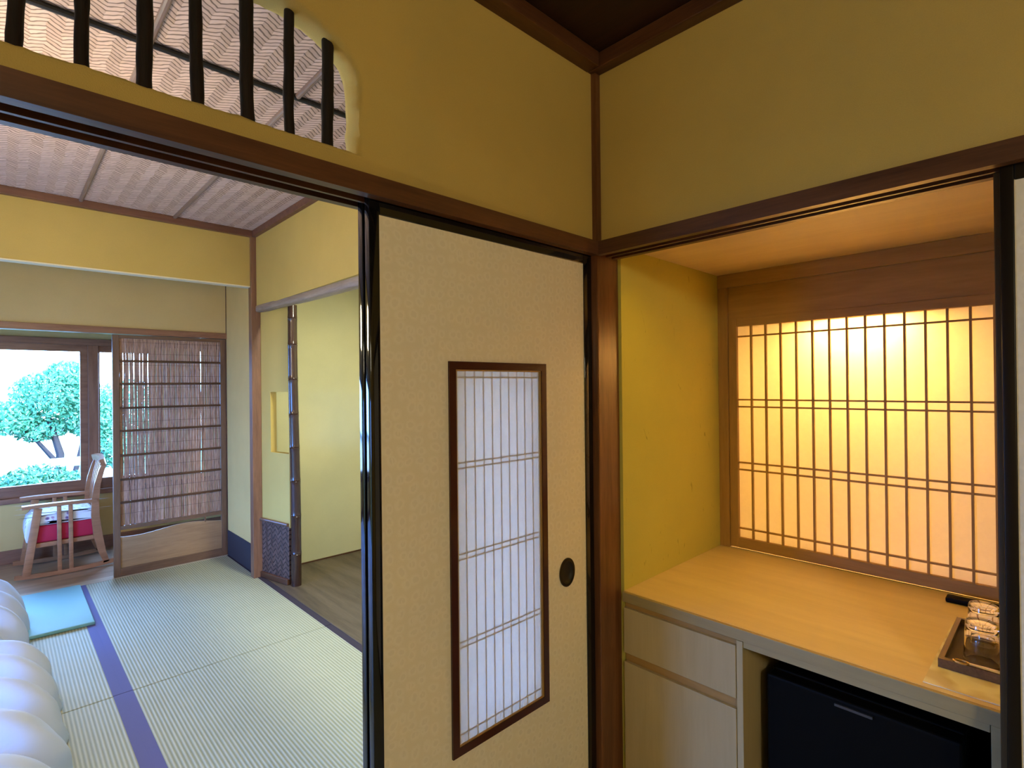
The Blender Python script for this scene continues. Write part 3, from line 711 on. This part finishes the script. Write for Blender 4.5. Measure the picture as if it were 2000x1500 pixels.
tree('garden_tree', b0.x, 10.5, 2.6, [((-.1, 0, 1.75), (.50, .45, .35), 1500), ((.35, .1, 1.45), (.42, .4, .38), 1200), ((-.62, 0, 1.42), (.40, .35, .24), 900), ((.1, 0, 2.05), (.34, .35, .20), 600), ((.62, .1, .95), (.3, .3, .40), 800), ((-.25, .1, 1.25), (.35, .3, .2), 500)],
     'pine-like garden tree with forked trunk seen through the big window', 'tree', 'garden trees', 3,
     [([(0, 0, 0), (-.05, 0, .45), (-.02, 0, .85), (-.15, 0, 1.4)], .085), ([(0, 0, .05), (.14, 0, .5), (.22, 0, .9), (.30, 0, 1.4)], .045), ([(.03, 0, .1), (.22, 0, .42), (.45, 0, .75), (.62, 0, 1.1)], .032), ([(-.04, 0, .7), (-.3, 0, 1.1), (-.62, 0, 1.4)], .035)])
b1 = at(222, 12, 850)
tree('garden_tree', b1.x+.2, 12, 2.6, [((0, 0, 1.5), (.6, .5, .5), 1300), ((.3, 0, .9), (.6, .5, .45), 900)], 'green tree half hidden behind the window post and the reed door', 'tree', 'garden trees', 9, [([(0, 0, 0), (.05, 0, .6), (0, 0, 1.4)], .07)])
def shrub(px, y, rx, rz, n, label, seed):
    p = at(px, y, 900); m = MB(); rnd = random.Random(seed)
    leaves(m, (p.x, y, GZ+rz*.75), (rx, rx*.6, rz*.75), n*2, .032, rnd); leaves(m, (p.x, y, GZ+rz*.3), (rx, rx*.6, rz*.3), n, .032, rnd)
    o = m.build('shrub', LEAF2, None); tag(o, label, 'shrub', 'low shrubs in the garden')
shrub(2, 7.0, .30, .64, 2600, 'low shrub along the bottom of the window, furthest left', 21)
shrub(72, 7.7, .50, .68, 3000, 'low shrub below the window, in front of the stone slab', 22)
shrub(150, 7.02, .22, .62, 2200, 'low shrub next to the window post', 23)
shrub(40, 9.2, .5, .52, 2200, 'shrub behind the stone slab, under the white garden wall', 24)
shrub(135, 9.85, .5, .44, 2200, 'shrub around the foot of the forked tree', 25)
STONE = plain('pale_stone', (.62, .62, .60), .8, .3, 0, .4, 30, .15, 5)
s0 = at(128, 8.3, 905)
tg = thing('stone_slab', 'pale stone slab bench standing among the shrubs', 'bench', (s0.x, 8.3, GZ))
box1('slab', STONE, tg, s0.x-.35, s0.x+.35, 8.1, 8.5, s0.z-.02, s0.z+.05, bev=.015)
box1('leg', STONE, tg, s0.x-.26, s0.x-.14, 8.15, 8.45, GZ, s0.z-.02, bev=.01)
box1('leg', STONE, tg, s0.x+.14, s0.x+.26, 8.15, 8.45, GZ, s0.z-.02, bev=.01)
WALLW = plain('white_render', (.85, .84, .80), .9, .2, 0, .1, 40)
gw0 = at(0, 13.5, 835)
tg = thing('garden_wall', 'long white garden wall with a tiled coping behind the trees', 'wall', (-3, 13.5, GZ), None, 'thing')
box1('wall_face', WALLW, tg, -9, 1.8, 13.4, 13.6, GZ, gw0.z)
box1('coping', plain('grey_tile', (.34, .38, .42), .6), tg, -9, 1.9, 13.25, 13.75, gw0.z, gw0.z+.10, bev=.03)
fn = thing('bamboo_fence', 'dark railed fence seen beside the window post', 'fence', (at(205, 11, 850).x, 11, GZ))
fx = at(205, 11, 850)
box1('rail', BLACKTRIM, fn, fx.x-.25, fx.x+1.6, 10.98, 11.02, fx.z-.03, fx.z+.03)
for dx in (-.2, .4, 1.0): box1('post', BLACKTRIM, fn, fx.x+dx-.03, fx.x+dx+.03, 11.02, 11.08, GZ, fx.z+.06)

# ------------------------------------------------------------------ lit alcove on the right
AX0, AXB, AY1, AY0, ZC, AZT = 1.42, 2.12, .984, -.78, .705, 1.797  # near end lengthened out of sight so the screen lights the worktop more
struct(box1('wall_alcove_left', PLASTER_ALC, None, 1.432, 2.42, AY1, 1.06, -.05, 1.86))
struct(box1('wall_alcove_right', PLASTER_ALC, None, 1.43, 2.42, AY0-.06, AY0, -.05, 1.86))
struct(box1('ceiling_alcove', wood('screen_lit_board', (.74, .56, .30), (.88, .70, .42), 'Y', .4, .4, .6, (.3, .75)), None, 1.418, AXB+.02, AY0, AY1, AZT, AZT+.03))  # wood paled to stand in for stronger screen light
struct(MB().box(AXB+.24, AXB+.28, AY0, AY1, -.05, 1.86).box(AXB+.02, AXB+.28, AY0, AY1, 1.80, 1.86).box(AXB+.02, AXB+.24, AY0, AY1, .60, .70).build('wall_alcove_back', plain('white_light_box', (.85, .82, .75), .9)))
struct(box1('trim_50', WC['Y'], None, AXB-.014, AXB+.02, AY0, AY1, 1.743, AZT, bev=.002))
struct(box1('trim_51', WC['Y'], None, AXB, AXB+.02, AY0, AY1, 1.617, 1.743))
struct(box1('trim_52', WC['Z'], None, AXB-.012, AXB+.02, .944, AY1, ZC, 1.743, bev=.002))
def lit_screen():
    t = thing('lattice_screen', 'glowing paper lattice screen lit from behind at the back of the alcove', 'screen', (AXB, .51, ZC+.004), None, 'thing')
    x0, x1 = AXB-.006, AXB+.022; ya, yb, za, zb = AY0+.012, .943, .709, 1.617
    box1('stile', WC['Z'], t, x0, x1, .911, yb, za, zb, bev=.002); box1('stile', WC['Z'], t, x0, x1, ya, ya+.032, za, zb, bev=.002)
    box1('rail', WC['Y'], t, x0, x1, ya+.032, .911, 1.585, zb, bev=.002); box1('rail', WC['Y'], t, x0, x1, ya+.032, .911, za, .749, bev=.002)
    ya += .032; yb = .911; xp = AXB+.010
    MB().quad((xp, ya, .747), (xp, yb, .747), (xp, yb, 1.587), (xp, ya, 1.587)).build('paper', WASHI, t)
    k = MB(); ys = SCREEN_Y
    for y in ys: k.box(AXB-.002, xp-.0008, y-.0032, y+.0032, .749, 1.585)
    for z in SCREEN_Z: k.box(AXB+.000, xp-.0006, ya, yb, z-.003, z+.003)
    k.build('lattice', WC['Z'], t)
SCREEN_Y = [.911-.0545*i for i in range(1, 30)]
SCREEN_Z = [1.545, 1.295, 1.267, 1.046, 1.018, .786]
lit_screen()
# the worktop and the cabinet below it
wt = thing('worktop', 'pale wooden worktop running across the lit alcove', 'worktop', (1.77, .40, .674), None, 'thing')
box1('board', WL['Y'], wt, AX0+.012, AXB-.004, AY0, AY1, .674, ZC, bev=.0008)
box1('front_edge', WE, wt, AX0, AX0+.0118, AY0, AY1, .674, ZC-.0004, bev=.0015)  # worktop wood again, its dimmer front put into the strip's colour
cb = thing('drawer_cabinet', 'pale wooden cabinet with one drawer above a door, under the worktop beside the corner post', 'cabinet', (1.75, .795, 0))
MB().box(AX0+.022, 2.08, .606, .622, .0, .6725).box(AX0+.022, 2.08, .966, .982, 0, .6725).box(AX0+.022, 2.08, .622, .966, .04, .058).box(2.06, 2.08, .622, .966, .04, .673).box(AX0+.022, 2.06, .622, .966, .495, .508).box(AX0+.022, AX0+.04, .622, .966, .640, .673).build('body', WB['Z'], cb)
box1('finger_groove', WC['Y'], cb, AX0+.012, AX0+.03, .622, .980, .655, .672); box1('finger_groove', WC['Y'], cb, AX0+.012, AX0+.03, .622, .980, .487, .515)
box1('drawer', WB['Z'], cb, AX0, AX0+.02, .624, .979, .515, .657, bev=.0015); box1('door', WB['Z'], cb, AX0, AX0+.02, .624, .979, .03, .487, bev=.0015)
box1('side_edge', WB['Z'], cb, AX0+.002, AX0+.022, .606, .622, 0, .672)
ep = thing('desk_support', 'pale upright end panel and apron holding the worktop beside the right sliding door', 'panel', (1.75, .104, 0), None, 'thing')
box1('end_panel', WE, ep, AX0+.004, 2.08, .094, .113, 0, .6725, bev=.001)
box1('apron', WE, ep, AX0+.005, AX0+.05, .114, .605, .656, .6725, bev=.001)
struct(box1('floor_alcove', WL['Y'], None, 1.418, AXB+.02, AY0, AY1, -.06, 0))
struct(box1('wall_alcove_lower', plain('kneehole_shade', (.02, .018, .016), .8), None, 2.082, 2.12, AY0, AY1, 0, .673))  # board coloured near black for the shade under the worktop
fr = thing('mini_fridge', 'black mini fridge standing in the open space under the worktop', 'fridge', (1.75, .36, 0))
BLK = plain('black_plastic', (.0045, .004, .0035), .5, .06)
box1('body', BLK, fr, 1.545, 2.0, .165, .575, .02, .575, bev=.004); box1('door', BLK, fr, 1.50, 1.542, .165, .575, .03, .573, bev=.006)
box1('handle', plain('satin_edge', (.10, .10, .11), .3, .5, .6), fr, 1.494, 1.502, .33, .41, .556, .562)
for yy in (.20, .54): box1('foot', BLK, fr, 1.56, 1.60, yy-.02, yy+.02, 0, .02)
# things on the worktop
CL = NM('pale_cloth'); ck = CL.noise(CL.mapped((16, 14, 1)), 1.0, 1, .4); CL.col(CL.ramp(ck, [(.40, (.66, .55, .38)), (.55, (.90, .84, .72))])); CL.set(.8, .2); CL.bump(CL.noise(CL.obj(), 600, 2), .1, .001)
def cloth():
    m = MB(); nx, ny = 24, 16; V = {}
    P = [Vector((1.448, .225)), Vector((1.448, .066)), Vector((1.86, .066)), Vector((1.84, .222))]
    for k, z in ((0, .0004), (1, .0022)):
        for i in range(nx+1):
            for j in range(ny+1):
                u, v = i/nx, j/ny; p = (P[0].lerp(P[1], v)).lerp(P[3].lerp(P[2], v), u)
                V[i, j, k] = m.bm.verts.new((p.x, p.y, ZC+z+.0006*noise.noise(Vector((p.x*40, p.y*40, 0)))))
    for i in range(nx):
        for j in range(ny):
            for k in (0, 1): m.bm.faces.new((V[i, j, k], V[i+1, j, k], V[i+1, j+1, k], V[i, j+1, k]))
    for i in range(nx):
        for j in (0, ny): m.bm.faces.new((V[i, j, 0], V[i+1, j, 0], V[i+1, j, 1], V[i, j, 1]))
    for j in range(ny):
        for i in (0, nx): m.bm.faces.new((V[i, j, 0], V[i, j+1, 0], V[i, j+1, 1], V[i, j, 1]))
    tag(m.build('tray_cloth', CL.m, None, True), 'pale folded cloth lying under the dark tray', 'cloth')
cloth()
TRAYM = wood('dark_tray', (.026, .014, .008), (.05, .028, .016), 'X', .5, .3)
def tray():
    t = thing('serving_tray', 'dark rectangular serving tray holding two tumblers on the worktop', 'tray', (1.70, .14, ZC+.003))
    x0, x1, y0, y1, z = 1.545, 1.85, .066, .212, ZC+.003
    box1('tray_base', TRAYM, t, x0+.006, x1-.006, y0+.006, y1-.006, z, z+.006)
    MB().plate([(x0, y0), (x1, y0), (x1, y1), (x0, y1)], [[(x0+.014, y0+.010), (x1-.010, y0+.010), (x1-.010, y1-.010), (x0+.014, y1-.010)]], z, z+.020, 'Z').build('tray_rim', wood('tray_rim_wood', (.10, .055, .03), (.2, .12, .065), 'X', .25), t)
tray()
def tumbler(x, y, label):
    z = ZC+.0095; h = .092
    prof = [(.0315, 0), (.0328, .0008), (.0318, .030), (.0305, .060), (.0292, .086), (.0275, .0905), (.024, h), (0.0005, h)]
    inner = [(.0005, .074), (.018, .0745), (.0255, .070), (.0285, .050), (.0300, .020), (.0308, .001)]
    m = MB(); n = 48
    P = prof[::-1]+[(.0315, 0)][:0]
    pts = [(.0005, h), (.024, h), (.0275, .0905), (.0292, .086), (.0305, .060), (.0318, .030), (.0328, .0008), (.0315, 0), (.0308, .001), (.0300, .020), (.0285, .050), (.0255, .070), (.018, .0745), (.0005, .074)]
    m.lathe(pts, (x, y, z), n)
    o = m.build('tumbler', TUMBLER, None, True, origin=(x, y, z), hard=60); tag(o, label, 'glass', 'upturned tumblers on the tray')
tumbler(1.628, .143, 'upturned clear tumbler at the front of the dark tray')
tumbler(1.758, .150, 'upturned clear tumbler behind the front one, nearer the remote')
rm = MB().box(2.020, 2.058, .130, .258, ZC+.0005, ZC+.016, bev=.004).build('remote_control', BLK, None, True); tag(rm, 'black remote control lying on the worktop behind the tumblers', 'remote')
zo = ZC+.0258
op = thing('bottle_opener', 'small metal bottle opener resting on the front rim of the tray', 'opener', (1.552, .14, zo-.0025))
BR = plain('brass', (.75, .58, .30), .25, .5, 1.0)
ring = [(1.552+.008*math.cos(2*math.pi*i/24), .172+.013*math.sin(2*math.pi*i/24), zo) for i in range(25)]
MB().tube(ring, .0024, 8, False).build('loop', BR, op, True)
MB().sweep([(1.552, .160, zo), (1.552, .13, zo+.0004), (1.552, .085, zo)], [.004, .007, .009], .004, (1, 0, 0), .001).build('grip', plain('steel', (.8, .78, .75), .2, .5, 1.0), op, True)

# ------------------------------------------------------------------ lamps of the rooms (both hang outside the picture)
def pendant(name, x, y, z0, z1, r, zc, strength, color, label):
    t = thing(name, label, 'lamp', (x, y, z0), None)
    MB().lathe([(r*.96, 0), (r, .006), (r, z1-z0-.006), (r*.96, z1-z0)], (x, y, z0), 32).build('lamp_shade', emit('lit_paper_shade_'+name, color, strength), t, True)
    MB().lathe([(r*1.01, 0), (r*1.03, .003), (r*1.01, .006)], (x, y, z0+.055), 32).build('ring', WD['X'], t, True)
    MB().tube([(x, y, z1), (x, y, zc)], .004, 8).build('cord', BLACKTRIM, t)
pendant('paper_pendant', -.185, 2.43, 1.69, 1.89, .115, C2, LAMP_TATAMI, (1, .80, .48), 'lit cylindrical paper pendant hanging over the tatami, mirrored in the black door edges')
pendant('entry_pendant', -.75, -1.45, 1.90, 2.10, .14, C1, LAMP_ENTRY, (1, .91, .66), 'paper pendant in the entry room behind the viewer')
